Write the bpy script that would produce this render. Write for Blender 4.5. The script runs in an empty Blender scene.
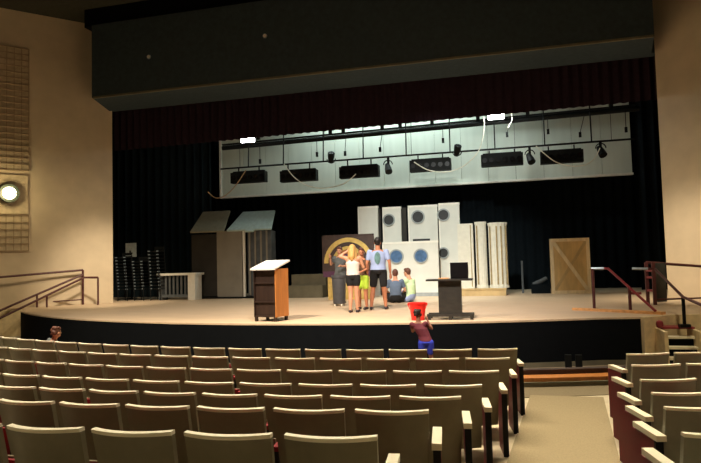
import bpy, bmesh, math, random
from mathutils import Vector, Matrix
random.seed(7)
PI = math.pi
scene = bpy.context.scene
col = scene.collection
ORD = ['first','second','third','fourth','fifth','sixth','seventh','eighth','ninth','tenth','eleventh','twelfth',
       'thirteenth','fourteenth','fifteenth','sixteenth','seventeenth','eighteenth']

# ------------------------------------------------------------------ camera
EYE = 1.97; FPX = 610.0; YAW, PITCH, ROLL = .255, .0542, .0267
c_, s_ = math.cos(YAW), math.sin(YAW)
FW = Vector((-s_*math.cos(PITCH), c_*math.cos(PITCH), math.sin(PITCH)))
RT0 = Vector((c_, s_, 0)); UP0 = RT0.cross(FW)
RT = RT0*math.cos(ROLL) - UP0*math.sin(ROLL); UP = RT0*math.sin(ROLL) + UP0*math.cos(ROLL)
cam_d = bpy.data.cameras.new('camera'); cam = bpy.data.objects.new('camera', cam_d); col.objects.link(cam)
cam_d.sensor_width = 36; cam_d.lens = 36*FPX/701; cam_d.clip_end = 200
M = Matrix((RT, UP, -FW)).transposed().to_4x4(); M.translation = (0, 0, EYE); cam.matrix_world = M
scene.camera = cam
def ray(u, v): return FW + RT*((u-350.5)/FPX) - UP*((v-231.5)/FPX)
def at(u, v, y): r = ray(u, v); return r*(y/r.y) + Vector((0, 0, EYE))          # measured point at depth y
def on(u, v, z): r = ray(u, v); return r*((z-EYE)/r.z) + Vector((0, 0, EYE))    # measured point on a level z
SZ = .87                                                                         # stage level

# ------------------------------------------------------------------ materials
def mat(name, c, rough=.6, metal=0, var=.12, scale=8, bump=0, spec=.4, stretch=None, emit=None, es=1):
    m = bpy.data.materials.new(name); m.use_nodes = True; nt = m.node_tree; b = nt.nodes['Principled BSDF']
    tc = nt.nodes.new('ShaderNodeTexCoord'); mp = nt.nodes.new('ShaderNodeMapping'); n = nt.nodes.new('ShaderNodeTexNoise')
    n.inputs['Scale'].default_value = scale; n.inputs['Detail'].default_value = 4
    if stretch: mp.inputs['Scale'].default_value = stretch
    nt.links.new(tc.outputs['Object'], mp.inputs['Vector']); nt.links.new(mp.outputs['Vector'], n.inputs['Vector'])
    r = nt.nodes.new('ShaderNodeValToRGB'); e = r.color_ramp.elements
    e[0].position = .3; e[1].position = .7
    e[0].color = tuple(x*(1-var) for x in c)+(1,); e[1].color = tuple(min(1, x*(1+var)) for x in c)+(1,)
    nt.links.new(n.outputs['Fac'], r.inputs['Fac']); nt.links.new(r.outputs['Color'], b.inputs['Base Color'])
    b.inputs['Roughness'].default_value = rough; b.inputs['Metallic'].default_value = metal
    b.inputs['Specular IOR Level'].default_value = spec
    if bump:
        bp = nt.nodes.new('ShaderNodeBump'); bp.inputs['Strength'].default_value = bump; bp.inputs['Distance'].default_value = .01
        nt.links.new(n.outputs['Fac'], bp.inputs['Height']); nt.links.new(bp.outputs['Normal'], b.inputs['Normal'])
    if emit:
        b.inputs['Emission Color'].default_value = emit+(1,); b.inputs['Emission Strength'].default_value = es
    return m
def brick_wall(name, c):
    m = mat(name, c, .85, var=.06, scale=2, spec=.2); nt = m.node_tree; b = nt.nodes['Principled BSDF']
    br = nt.nodes.new('ShaderNodeTexBrick'); tc = nt.nodes.new('ShaderNodeTexCoord')
    br.inputs['Scale'].default_value = 1; br.inputs['Brick Width'].default_value = .4; br.inputs['Row Height'].default_value = .2
    br.inputs['Mortar Size'].default_value = .006
    cx = nt.nodes.new('ShaderNodeSeparateXYZ'); cb = nt.nodes.new('ShaderNodeCombineXYZ')
    nt.links.new(tc.outputs['Object'], cx.inputs[0]); nt.links.new(cx.outputs['X'], cb.inputs['X']); nt.links.new(cx.outputs['Z'], cb.inputs['Y'])
    nt.links.new(cb.outputs[0], br.inputs['Vector'])
    bp = nt.nodes.new('ShaderNodeBump'); bp.inputs['Strength'].default_value = .15; bp.inputs['Distance'].default_value = .004; bp.invert = True
    nt.links.new(br.outputs['Fac'], bp.inputs['Height']); nt.links.new(bp.outputs['Normal'], b.inputs['Normal'])
    return m
MT = dict(
 wall=brick_wall('wall_paint', (.62, .51, .36)),
 tanwall=mat('stage_front_paint', (.74, .61, .38), .8),
 ceil=mat('ceiling_paint', (.06, .06, .045), .9, spec=.1),
 fascia=mat('fascia_paint', (.046, .064, .075), .9, spec=.1),
 black=mat('black_cloth', (.0075, .0105, .013), .98, spec=.02),
 navy=mat('dark_navy_cloth', (.011, .018, .022), .98, spec=.02),
 maroon=mat('maroon_velvet', (.030, .018, .026), .95, spec=.03),
 skirt=mat('stage_skirt_cloth', (.004, .005, .006), .9, spec=.08),
 deck=mat('stage_boards', (.60, .45, .30), .5, var=.10, scale=3, stretch=(.6, 6, 1), spec=.3),
 conc=mat('concrete', (.50, .43, .31), .8, var=.14, scale=5, spec=.25),
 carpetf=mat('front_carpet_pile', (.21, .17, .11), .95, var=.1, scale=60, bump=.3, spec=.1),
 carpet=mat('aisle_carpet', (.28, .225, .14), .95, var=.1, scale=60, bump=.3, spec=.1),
 shell=mat('seat_shell_plastic', (.165, .145, .088), .42, var=.08, scale=12, spec=.5),
 shellr=mat('seat_shell_olive', (.19, .185, .135), .42, var=.08, scale=12, spec=.5),
 litrim=mat('seat_lit_rim', (.85, .79, .63), .45, var=.06),  # pale colour carries the overhead light caught by the seat tops
 red=mat('red_upholstery', (.20, .012, .02), .9, var=.15, scale=60, bump=.2),
 darkred=mat('dark_red_panel', (.13, .006, .014), .6, var=.1),
 cream=mat('cream_plastic', (.78, .72, .56), .4, var=.04),
 blackmetal=mat('black_metal', (.005, .006, .006), .6, spec=.2),
 steel=mat('pale_steel', (.30, .37, .43), .35, metal=.6),
 rail=mat('maroon_rail_paint', (.085, .024, .024), .5),
 railr=mat('red_rail_paint', (.22, .025, .035), .45),
 white=mat('white_paint', (.78, .76, .68), .6, var=.05),
 offwhite=mat('set_flat_paint', (.66, .66, .60), .75, var=.06, scale=2),
 paper=mat('pale_paper', (.80, .90, .92), .8, var=.12, scale=9),
 port=mat('porthole_blue', (.06, .13, .26), .35, var=.35, scale=9),
 portdark=mat('porthole_dark', (.018, .02, .022), .5, var=.2),
 portrim=mat('porthole_rim', (.30, .33, .33), .5),
 wood=mat('orange_wood', (.50, .19, .045), .45, var=.15, scale=3, stretch=(6, 6, .6)),
 darkwood=mat('dark_walnut', (.028, .014, .009), .5, var=.25, scale=3, stretch=(6, 6, .6)),
 plank=mat('plank_wood', (.72, .38, .15), .6, var=.2, scale=3, stretch=(.8, 6, 6)),
 ply=mat('plywood', (.62, .43, .19), .7, var=.15, scale=2.5, stretch=(3, 3, .7)),
 batten=mat('pale_batten', (.78, .64, .40), .6, var=.12, scale=4, stretch=(3, 3, .7)),
 boxtan=mat('riser_wood', (.50, .36, .17), .7, var=.15, scale=3),
 olive=mat('riser_olive', (.14, .125, .08), .8, var=.15, scale=3),
 brown=mat('dark_brown_board', (.030, .026, .021), .8, var=.2, scale=2),
 towertan=mat('tower_tan_board', (.26, .235, .19), .8, var=.1, scale=2),
 canopy=mat('canopy_olive_board', (.25, .235, .165), .8, var=.1),
 canopyb=mat('canopy_blue_board', (.40, .52, .50), .7, var=.1),
 bluegrey=mat('blue_grey_board', (.09, .10, .105), .8, var=.25, scale=4),
 stageshell=mat('acoustic_shell_paint', (.58, .64, .57), .7, var=.05, scale=1.5, stretch=(3, 1, .3)),
 gold=mat('gold_paint', (.52, .36, .10), .6, var=.2), rust=mat('rust_paint', (.35, .14, .05), .6, var=.2),
 plum=mat('plum_paint', (.09, .03, .07), .7), umber=mat('umber_paint', (.05, .03, .025), .7, var=.2),
 redplastic=mat('red_plastic', (.85, .02, .015), .35, var=.05),
 grey=mat('charcoal_plastic', (.06, .062, .068), .5), dark=mat('dark_board', (.030, .027, .022), .5, var=.2),
 screen=mat('black_screen', (.006, .006, .007), .25), lens=mat('work_lamp_glow', (1, 1, 1), emit=(1., .98, 1.), es=30),
 sconce=mat('sconce_glow', (1, .95, .8), emit=(1., .9, .62), es=5), greenring=mat('sconce_ring', (.05, .065, .05), .4),
 grille=mat('grille_brown', (.36, .27, .17), .8), grilleback=mat('grille_back', (.52, .42, .28), .9),
 cable=mat('pale_cable', (.75, .72, .6), .5), cablew=mat('tan_cable', (.5, .33, .18), .5),
 column=mat('column_cream', (.70, .68, .58), .6, var=.06), stripe=mat('column_brown', (.33, .25, .12), .7, var=.2),
 skin=mat('skin', (.55, .27, .16), .55, var=.06, scale=20), skinb=mat('skin_tan', (.45, .18, .09), .55, var=.06, scale=20),
 skind=mat('skin_brown', (.28, .12, .07), .55, var=.06, scale=20),
 blond=mat('blond_hair', (.58, .34, .11), .6, var=.25, scale=30, stretch=(3, 3, .5)), brownh=mat('brown_hair', (.10, .035, .02), .6, var=.3, scale=30),
 blackh=mat('black_hair', (.012, .009, .008), .5, var=.3, scale=30), greyh=mat('light_brown_hair', (.22, .13, .08), .6, var=.3, scale=30),
 tee=mat('light_blue_cotton', (.30, .38, .60), .85, var=.08), teeprint=mat('green_print', (.10, .20, .20), .85, var=.3, scale=14),
 tank=mat('white_cotton', (.74, .62, .55), .85), blackc=mat('black_cotton', (.008, .008, .009), .9), lime=mat('lime_cotton', (.50, .72, .06), .8),
 palelime=mat('pale_lime_cotton', (.56, .74, .42), .85), brownc=mat('brown_cotton', (.10, .05, .025), .85), bluec=mat('slate_blue_cotton', (.10, .14, .21), .85),
 greyc=mat('grey_cotton', (.10, .11, .11), .85), pinkc=mat('dusky_red_cotton', (.13, .022, .035), .85), royal=mat('royal_blue_cotton', (.03, .05, .50), .8),
 shoe=mat('dark_shoe', (.03, .022, .025), .6), shoew=mat('pale_shoe', (.6, .55, .52), .6), eye=mat('dark_eye', (.01, .01, .01), .3), lip=mat('lip', (.42, .12, .10), .5),
)

# ------------------------------------------------------------------ mesh helpers
def quads_box(bm, p0, p1, mtx=None):
    x0, y0, z0 = p0; x1, y1, z1 = p1
    vs = [bm.verts.new((mtx @ Vector(p)) if mtx else p) for p in
          [(x0,y0,z0),(x1,y0,z0),(x1,y1,z0),(x0,y1,z0),(x0,y0,z1),(x1,y0,z1),(x1,y1,z1),(x0,y1,z1)]]
    for f in [(3,2,1,0),(4,5,6,7),(0,1,5,4),(1,2,6,5),(2,3,7,6),(3,0,4,7)]: bm.faces.new([vs[i] for i in f])
def box(p0, p1, mtx=None, bm=None):
    bm = bm or bmesh.new(); quads_box(bm, [min(a,b) for a,b in zip(p0,p1)], [max(a,b) for a,b in zip(p0,p1)], mtx); return bm
def boxes(*bs):
    bm = bmesh.new()
    for b in bs: box(b[0], b[1], bm=bm)
    return bm
def frame_of(d):
    d = d.normalized(); a = Vector((0,0,1)) if abs(d.z) < .95 else Vector((1,0,0))
    x = d.cross(a).normalized(); return x, x.cross(d).normalized()
def tube(pts, r, n=8, bm=None, caps=True):
    bm = bm or bmesh.new(); pts = [Vector(p) for p in pts]; rs = r if isinstance(r, (list, tuple)) else [r]*len(pts); rings = []
    for i, p in enumerate(pts):
        d = (pts[min(i+1, len(pts)-1)] - pts[max(i-1, 0)]); x, y = frame_of(d)
        if rings and x.dot(px) < 0: x, y = -x, -y
        px = x
        rings.append([bm.verts.new(p + (x*math.cos(t) + y*math.sin(t))*rs[i]) for t in [2*PI*k/n for k in range(n)]])
    for a, b in zip(rings, rings[1:]):
        for k in range(n): bm.faces.new((a[k], a[(k+1)%n], b[(k+1)%n], b[k]))
    if caps: bm.faces.new(rings[0][::-1]); bm.faces.new(rings[-1])
    return bm
def bar(a, b, w, h=None, bm=None):                       # square bar from a to b
    a, b = Vector(a), Vector(b); h = h or w; bm = bm or bmesh.new(); x, y = frame_of(b-a)
    vs = [bm.verts.new(p + x*sx*w/2 + y*sy*h/2) for p in (a, b) for sx, sy in ((-1,-1),(1,-1),(1,1),(-1,1))]
    for f in [(3,2,1,0),(4,5,6,7),(0,1,5,4),(1,2,6,5),(2,3,7,6),(3,0,4,7)]: bm.faces.new([vs[i] for i in f])
    return bm
def prism(pts, z0, z1, bm=None):                          # plan polygon between two levels
    bm = bm or bmesh.new(); a = [bm.verts.new((p[0], p[1], z0)) for p in pts]; b = [bm.verts.new((p[0], p[1], z1)) for p in pts]
    n = len(pts); bm.faces.new(a[::-1]); bm.faces.new(b)
    for i in range(n): bm.faces.new((a[i], a[(i+1)%n], b[(i+1)%n], b[i]))
    return bm
def lathe(prof, n=24, bm=None, mtx=None):                 # profile [(r,z)] about z
    bm = bm or bmesh.new(); mtx = mtx or Matrix(); rings = []
    for r, z in prof:
        rings.append([bm.verts.new(mtx @ Vector((r*math.cos(t), r*math.sin(t), z))) for t in [2*PI*k/n for k in range(n)]])
    for a, b in zip(rings, rings[1:]):
        for k in range(n): bm.faces.new((a[k], a[(k+1)%n], b[(k+1)%n], b[k]))
    bm.faces.new(rings[0][::-1]); bm.faces.new(rings[-1]); return bm
def sheet(fn, nu, nv, th):                                # curved sheet fn(s,t)->Vector, thickened along th(s,t)
    bm = bmesh.new(); A = [[bm.verts.new(fn(i/nu, j/nv)) for j in range(nv+1)] for i in range(nu+1)]
    B = [[bm.verts.new(fn(i/nu, j/nv) + th(i/nu, j/nv)) for j in range(nv+1)] for i in range(nu+1)]
    for i in range(nu):
        for j in range(nv):
            bm.faces.new((A[i][j], A[i+1][j], A[i+1][j+1], A[i][j+1])); bm.faces.new((B[i][j+1], B[i+1][j+1], B[i+1][j], B[i][j]))
    for i in range(nu):
        bm.faces.new((A[i+1][0], A[i][0], B[i][0], B[i+1][0])); bm.faces.new((A[i][nv], A[i+1][nv], B[i+1][nv], B[i][nv]))
    for j in range(nv):
        bm.faces.new((A[0][j], A[0][j+1], B[0][j+1], B[0][j])); bm.faces.new((A[nu][j+1], A[nu][j], B[nu][j], B[nu][j+1]))
    return bm
def disc(c, axis, r, t, n=28, bm=None):                   # round plate centred at c
    bm = bm or bmesh.new(); a = Vector(axis).normalized(); c = Vector(c); return tube([c-a*t/2, c+a*t/2], r, n, bm)
def ring(c, axis, r0, r1, t, n=28, a0=0, a1=2*PI, bm=None):  # flat ring (or arc) of depth t
    bm = bm or bmesh.new(); a = Vector(axis).normalized(); x = Vector((1,0,0)); y = Vector((0,0,1))
    if abs(a.y) < .9: x, y = frame_of(a)
    c = Vector(c); full = abs(a1-a0-2*PI) < 1e-6; N = n if full else n+1; rows = []
    for k in range(N):
        tt = a0+(a1-a0)*k/n; d = x*math.cos(tt)+y*math.sin(tt)
        rows.append([bm.verts.new(c+d*r0-a*t/2), bm.verts.new(c+d*r1-a*t/2), bm.verts.new(c+d*r1+a*t/2), bm.verts.new(c+d*r0+a*t/2)])
    for k in range(n):
        p, q = rows[k], rows[(k+1) % N]
        for i in range(4): bm.faces.new((p[i], p[(i+1)%4], q[(i+1)%4], q[i]))
    if not full: bm.faces.new(rows[0][::-1]); bm.faces.new(rows[-1])
    return bm
def obj(name, bm, m, parent=None, smooth=False, bevel=0, recentre=False):
    if bevel: bmesh.ops.bevel(bm, geom=[e for e in bm.edges if len(e.link_faces) == 2 and e.calc_face_angle(0) > .6], offset=bevel, segments=2, affect='EDGES', profile=.6)
    bmesh.ops.recalc_face_normals(bm, faces=bm.faces)
    me = bpy.data.meshes.new(name); bm.to_mesh(me); bm.free()
    o = bpy.data.objects.new(name, me); col.objects.link(o); me.materials.append(MT[m] if isinstance(m, str) else m)
    if smooth:
        for p in me.polygons: p.use_smooth = True
        try: me.set_sharp_from_angle(angle=.7)
        except Exception: pass
    if parent: o.parent = parent
    return o
def tag(o, label, cat, group=None):
    o['label'] = label; o['category'] = cat
    if group: o['group'] = group
    return o
def thing(name, label, cat, loc=(0,0,0), rz=0, group=None):
    o = bpy.data.objects.new(name, None); col.objects.link(o); o.location = loc; o.rotation_euler = (0,0,rz); o.empty_display_size = .1
    return tag(o, label, cat, group)
def struct(name, bm, m, **k):
    o = obj(name, bm, m, **k); o['kind'] = 'structure'; return o
def dup(root, loc, rz, label, group=None):
    r = root.copy(); col.objects.link(r); r.location = loc; r.rotation_euler = (0,0,rz); r['label'] = label
    if group: r['group'] = group
    for ch in list(root.children):
        c = ch.copy(); col.objects.link(c); c.parent = r
        for g in ch.children:
            d = g.copy(); col.objects.link(d); d.parent = c
    return r

# ------------------------------------------------------------------ setting: floor, walls, stage
CX, CY = -2.81, 23.82                                     # centre of the seating arcs
PROF = [(0,0),(17.8,0),(18.49,.01),(19.32,.09),(20.16,.169),(21,.248),(22,.345),(24,.54),(32,1.4)]
def floor_z(R):
    for (a, za), (b, zb) in zip(PROF, PROF[1:]):
        if R <= b: return za+(zb-za)*(R-a)/(b-a)
    return 1.4
def pol(R, a, dz=0): return Vector((CX+R*math.sin(a), CY-R*math.cos(a), floor_z(R)+dz))
RS = [5, 10, 14, 16, 17, 17.8, 18.49, 18.9, 19.32, 19.75, 20.16, 20.6, 21, 21.5, 22, 23, 24, 28, 32]
bm = bmesh.new(); AA = [-1.35+2.5*k/50 for k in range(51)]
top = [[bm.verts.new(pol(R, a)) for a in AA] for R in RS]
for p, q in zip(top, top[1:]):
    for i in range(50): bm.faces.new((p[i], q[i], q[i+1], p[i+1]))
struct('floor', bm, 'conc')
def strip(pts_l, pts_r, dz, n=26):                        # strip lying on the raked floor
    bm = bmesh.new(); L = []
    for k in range(n+1):
        t = k/n; row = []
        for (a, b) in (pts_l, pts_r):
            x, y = a[0]+(b[0]-a[0])*t, a[1]+(b[1]-a[1])*t; z = floor_z(math.hypot(x-CX, y-CY))
            row += [bm.verts.new((x, y, z+dz)), bm.verts.new((x, y, z-.02))]
        L.append(row)
    for p, q in zip(L, L[1:]):
        bm.faces.new((p[0], p[2], q[2], q[0])); bm.faces.new((p[1], p[0], q[0], q[1])); bm.faces.new((p[2], p[3], q[3], q[2]))
    return bm
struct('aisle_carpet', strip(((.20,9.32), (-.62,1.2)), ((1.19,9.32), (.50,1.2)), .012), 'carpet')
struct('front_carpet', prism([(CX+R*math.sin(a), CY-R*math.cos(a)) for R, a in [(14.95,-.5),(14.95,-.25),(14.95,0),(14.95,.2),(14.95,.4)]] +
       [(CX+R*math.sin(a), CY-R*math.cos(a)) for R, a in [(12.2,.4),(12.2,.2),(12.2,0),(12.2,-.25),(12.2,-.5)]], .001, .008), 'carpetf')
def wall(name, a, b, z0, z1, m='wall', t=.3):             # wall from a to b, thickness to the outside (left of a->b)
    a, b = Vector(a), Vector(b); L = (b-a).length; ang = math.atan2(b.y-a.y, b.x-a.x)
    o = struct(name, box((0,0,z0), (L,t,z1)), m); o.location = (a.x, a.y, 0); o.rotation_euler.z = ang; return o
PL, PR, PY = -13.41, 4.15, 18.5
wall('wall_left', (-20.5,10.48), (PL,PY), 0, 10.6)
wall('wall_right', (PR,PY), (11.24,10.48), 0, 10.6)
wall('wall_side_left', (-20.5,-8), (-20.5,10.6), -.1, 10.6)
wall('wall_side_right', (11.24,10.6), (11.24,-8), -.1, 10.6)
wall('wall_rear', (11.24,-8), (-20.5,-8), -.1, 10.6)
struct('ceiling', box((-20.8,-8.3,10.6), (11.5,18.6,10.9)), 'ceil')
struct('wall_proscenium', box((PL-1,PY+.02,7.7), (PR+1,PY+.4,12.5)), 'fascia')
xl, xr = -12.93, 3.78
bm = prism([(xl,16.8),(xr,16.8),(xr+.25,18.45),(xl-.55,18.45)], 7.6, 10.0); struct('trim_fascia', bm, 'fascia', bevel=.03)
struct('trim_fascia_edge', box((xl+.05,16.78,7.57),(xr-.02,16.84,7.63)), 'olive')
struct('trim_slot', box((xl-.35,16.9,10.002),(xr+.35,18.4,10.598)), 'skirt')
# stage deck, skirt, side fronts
arc = [(-15.0,16.25),(-14.55,15.75)]
for k in range(1, 24):
    dx = -10.65+ (6.15+10.65)*k/24; arc.append((-3.9+dx, 26.1-math.sqrt(15**2-dx*dx)))
arc.append((2.25,12.22))
deck = [(-15.75,15.92)]+arc+[(2.75,12.62),(3.02,12.75),(6.5,13.1),(8.9,13.1),(PR+.1,18.4),(PR+.1,18.6),(9.5,18.9),(9.5,25),(-19,25),(-19,18.9),(PL-.05,18.6),(PL-.05,18.4)]
struct('stage_floor', prism(deck, SZ-.12, SZ), 'deck')
bm = bmesh.new()
def ribbon(bm, pts, z0, z1, t, amp=0, wl=.3):
    P = [Vector((p[0], p[1], 0)) for p in pts]; fine = []
    for a, b in zip(P, P[1:]):
        n = max(1, int((b-a).length/ (wl/4 if amp else 9)));
        for k in range(n): fine.append(a.lerp(b, k/n))
    fine.append(P[-1]); cols = []; s = 0
    for i, p in enumerate(fine):
        d = (fine[min(i+1,len(fine)-1)]-fine[max(i-1,0)]).normalized(); nrm = Vector((d.y,-d.x,0)); s += (p-fine[max(i-1,0)]).length
        o = p + nrm*amp*math.sin(2*PI*s/wl)
        cols.append([bm.verts.new((q.x,q.y,z)) for q, z in ((o+nrm*t/2,z0),(o+nrm*t/2,z1),(o-nrm*t/2,z1),(o-nrm*t/2,z0))])
    for p, q in zip(cols, cols[1:]):
        for i in range(4): bm.faces.new((p[i], q[i], q[(i+1)%4], p[(i+1)%4]))
    bm.faces.new(cols[0][::-1]); bm.faces.new(cols[-1]); return bm
struct('stage_skirt', ribbon(bmesh.new(), arc, 0.10, SZ-.005, .06), 'skirt', smooth=True)
struct('stage_skirt_base', ribbon(bmesh.new(), arc, 0, .10, .07), 'olive', smooth=True)
struct('trim_stage_edge', ribbon(bmesh.new(), [(-15.75,15.92)]+arc, SZ-.03, SZ+.003, .075), 'deck', smooth=True)
struct('stage_front_left', ribbon(bmesh.new(), [(-15.9,15.7),(-15.0,16.2)], 0, SZ-.045, .12), 'tanwall')
struct('stage_front_right', ribbon(bmesh.new(), [(2.27,12.24),(2.75,12.62),(3.02,12.75),(6.5,13.1),(8.9,13.1)], 0, SZ-.002, .12), 'tanwall')
struct('wall_stage_back', box((-19,25,0),(9.5,25.2,12.5)), 'black')
struct('wall_stage_left', box((-19.2,18.9,0),(-19,25.2,12.5)), 'black')
struct('wall_stage_right', box((9.5,18.9,0),(9.7,25.2,12.5)), 'black')
struct('ceiling_stage', box((-19.2,18.9,12.5),(9.7,25.2,12.7)), 'black')
struct('wall_stage_front_left', box((-19,18.72,0),(PL-.5,18.9,12.5)), 'black')
struct('wall_stage_front_right', box((PR+.3,18.72,0),(9.5,18.9,12.5)), 'black')

# ------------------------------------------------------------------ curtains
def curtain(name, label, x0, x1, y, z0, z1, m, amp=.06, wl=.35, cat='curtain', group=None, tilt=0):
    n = max(8, int((x1-x0)/wl*8))
    f = lambda s, t: Vector((x0+(x1-x0)*s, y+amp*math.sin(2*PI*(x1-x0)*s/wl)*(1+.3*math.sin(7*s)), z0+tilt*s+(z1-z0-tilt*s)*t))
    return tag(obj(name, sheet(f, n, 1, lambda s, t: Vector((0,.012,0))), m, smooth=True), label, cat, group)
curtain('stage_curtain', 'wide black curtain hanging across the back of the stage', -18, 9, 23.8, SZ+.01, 9, 'black')
curtain('leg_curtain', 'dark navy leg curtain hanging at the left side of the stage', -17.6, -11.35, 21.9, SZ+.01, 7.1, 'navy')
curtain('leg_curtain', 'black leg curtain hanging at the right side behind the railing', 4.15, 8.9, 22.0, SZ+.01, 9, 'black')
curtain('valance_curtain', 'dark maroon valance hanging along the top of the stage opening', PL-.6, PR+.6, 19.2, 6.34, 9.5, 'maroon', .05, .28, 'valance', tilt=.18)

# ------------------------------------------------------------------ hanging acoustic shell and lighting
t = thing('acoustic_shell', 'long pale green-white acoustic panel hanging over the back of the stage', 'panel', (-3.5,22.5,4.78))
bm = bmesh.new(); n = 16
for k in range(n):
    x0 = -7.7+k*15.35/n; box((x0+.006,0,0.06), (x0+15.35/n-.006,.08,2.95), bm=bm)
obj('panel', bm, 'stageshell', t, bevel=.01)
obj('lip_highlight', box((-7.72,-.06,0),(7.67,.1,.07)), 'white', t, bevel=.008)  # white colour stands in for the highlight along the lower edge
obj('end_frame', box((-7.78,-.05,0),(-7.7,.1,2.97)), 'white', t)

pipe1 = thing('lighting_pipe', 'thick upper black lighting pipe hanging just below the maroon valance', 'pipe', (-3.2,21.2,6.75))
obj('pipe', tube([(-7.3,0,-.2),(7.4,0,.0)], .085, 10), 'blackmetal', pipe1, smooth=True)
obj('cable_tray', box((-7.3,-.05,.0),(7.3,.05,.05), Matrix.Rotation(-.013,4,'Y')), 'blackmetal', pipe1)
for u in (258,330,343,382,400,432,478,528,612):
    x = at(u,130,21.2).x+3.2; obj('clamp', prism([(x-.05,-.05),(x+.07,-.05),(x+.07,.05),(x-.05,.05)], .02, .36), 'blackmetal', pipe1)
for x in (-6.5,-3.2,0,3.2,6.5): obj('suspension_wire', tube([(x,0,-.1),(x,0,5.74)], .008, 6), 'blackmetal', pipe1)
pipe2 = thing('lighting_pipe', 'thin lower black lighting pipe above the row of border lights', 'pipe', (-3.2,21.0,5.72))
obj('pipe', tube([(-7.3,0,0),(7.2,0,.02)], .032, 10), 'blackmetal', pipe2, smooth=True)
for u in (248,283,323,363,406,450,495,545,592):
    x = at(u,150,21).x+3.2; obj('hanger_rod', tube([(x,0,0),(x,.1,1.25)], .024, 6), 'blackmetal', pipe2)
for x in (-6.5,0,6.5): obj('suspension_wire', tube([(x,0,.02),(x,0,6.77)], .008, 6), 'blackmetal', pipe2)
for u, v, dx in ((260,160,0),(317,153,0),(345,152,.05),(380,148,.1),(443,139,0),(507,133,.18),(548,130,0),(580,133,.15),(626,128,0)):
    p = at(u, v, 21)-Vector((-3.2,21,5.72)); b = tube([p+Vector((dx,0,.55)), p], .012, 6); box(p-Vector((.04,.03,.14)), p+Vector((.04,.03,.03)), bm=b)
    obj('plug_tail', b, 'blackmetal', pipe2)
strips = [(232,266,177),(281,317,175.5),(340,379,171.5),(410,451,165),(481,523,159.5),(540,583,156.5)]
for i, (a, b, v) in enumerate(strips):
    p = at((a+b)/2, v, 21.0); w = (at(b,v,21).x-at(a,v,21).x)/2
    l = '%s black border light hanging from the lower pipe, counted from left' % ORD[i]
    t = thing('border_light', l, 'stage light', (p.x,21.0,p.z-.22), 0, 'border lights on the lower pipe')
    obj('housing', box((-w,-.15,0),(w,.15,.40)), 'blackmetal', t, bevel=.02)
    obj('top_vent', box((-w*.92,-.06,.40),(w*.92,.06,.45)), 'blackmetal', t)
    for s in (-1, 1):
        obj('hanging_arm', box((s*w*.6-.02,-.02,.45),(s*w*.6+.02,.02,5.69-(p.z-.22))), 'blackmetal', t)
    bm = bmesh.new()
    for k in range(6): x = -w+.12+k*(2*w-.24)/5; disc((x,-.155,.2), (0,1,0), .085, .02, 14, bm)
    obj('colour_lens', bm, 'screen', t)
for u, v, lab, up in ((331,158,'small black spotlight standing up beside the third border light',1), (388,168,'black spotlight hanging between the third and fourth border lights',0),
                      (457,151,'black spotlight standing up between the fourth and fifth border lights',1), (601,151,'square black spotlight at the far right end of the lower pipe',0),
                      (530,158,'black spotlight cluster hanging between the two rightmost border lights',0)):
    p = at(u, v, 20.9); t = thing('spotlight', lab, 'stage light', (p.x,20.9,p.z))
    d = Vector((.06,-.14,.2 if up else -.2)); obj('body', tube([-d*.7, d*.2, d*.8], [.08,.12,.13], 12), 'blackmetal', t, smooth=True)
    q = 5.72-p.z; obj('yoke', ring((0,.02,q*.3), (0,1,0), .14, .17, .04, 16, 0 if q > 0 else PI, PI if q > 0 else 2*PI), 'blackmetal', t)
    obj('clamp', box((-.04,.04,min(q,q*.35)),(.04,.12,max(q,q*.35))), 'blackmetal', t)
    obj('lens', disc(d*.82, d, .11, .02, 16), 'screen', t)
for u, v, lab in ((247,138.5,'glaring white work light at the left end under the valance'),(496,115,'glaring white work light right of centre under the valance')):
    p = at(u, v, 20.6); t = thing('work_light', lab, 'lamp', p)
    obj('housing', box((-.28,.10,-.14),(.28,.20,.16)), 'blackmetal', t, bevel=.02)
    obj('lens', box((-.26,.05,-.12),(.26,.10,.13)), 'lens', t, bevel=.02)
    obj('hanging_arm', box((-.02,.12,.16),(.02,.16,1.6)), 'blackmetal', t)
    ld = bpy.data.lights.new('work_light_lamp','POINT'); ld.energy = 14 if u < 300 else 120; ld.color = (.93,1,.95); ld.shadow_soft_size = .12
    lo = bpy.data.objects.new('work_light_lamp', ld); col.objects.link(lo); lo.location = p+Vector((0,-.12,-.1))
def cable(pts, m, lab, y=20.75, r=.018):
    P = [at(u, v, y) for u, v in pts]; Q = []
    for i in range(len(P)-1):
        p0, p1, p2, p3 = P[max(i-1,0)], P[i], P[i+1], P[min(i+2,len(P)-1)]
        for k in range(6):
            s = k/6; Q.append(.5*((2*p1)+(p2-p0)*s+(2*p0-5*p1+4*p2-p3)*s*s+(3*p1-p0-3*p2+p3)*s**3))
    Q.append(P[-1]); tag(obj('hanging_cable', tube(Q, r, 6), m, smooth=True), lab, 'cable')
cable([(208,192),(216,198),(226,195),(236,185),(246,170)], 'cablew', 'tan cable swagging down at the left end of the acoustic panel')
cable([(284,164),(293,176),(304,184),(318,188),(332,187),(345,183),(356,174)], 'cable', 'pale cable drooping between the second and third border lights')
cable([(414,162),(428,170),(445,172),(460,168),(472,159),(480,148),(484,130),(484,117)], 'cable', 'pale cable drooping below the fourth border light')
cable([(536,146),(546,155),(556,162),(570,166),(584,165),(594,159),(600,148)], 'cable', 'pale cable drooping across the rightmost border light')
cable([(508,128),(512,120),(511,112)], 'cable', 'short pale cable end beside the right work light')

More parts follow.
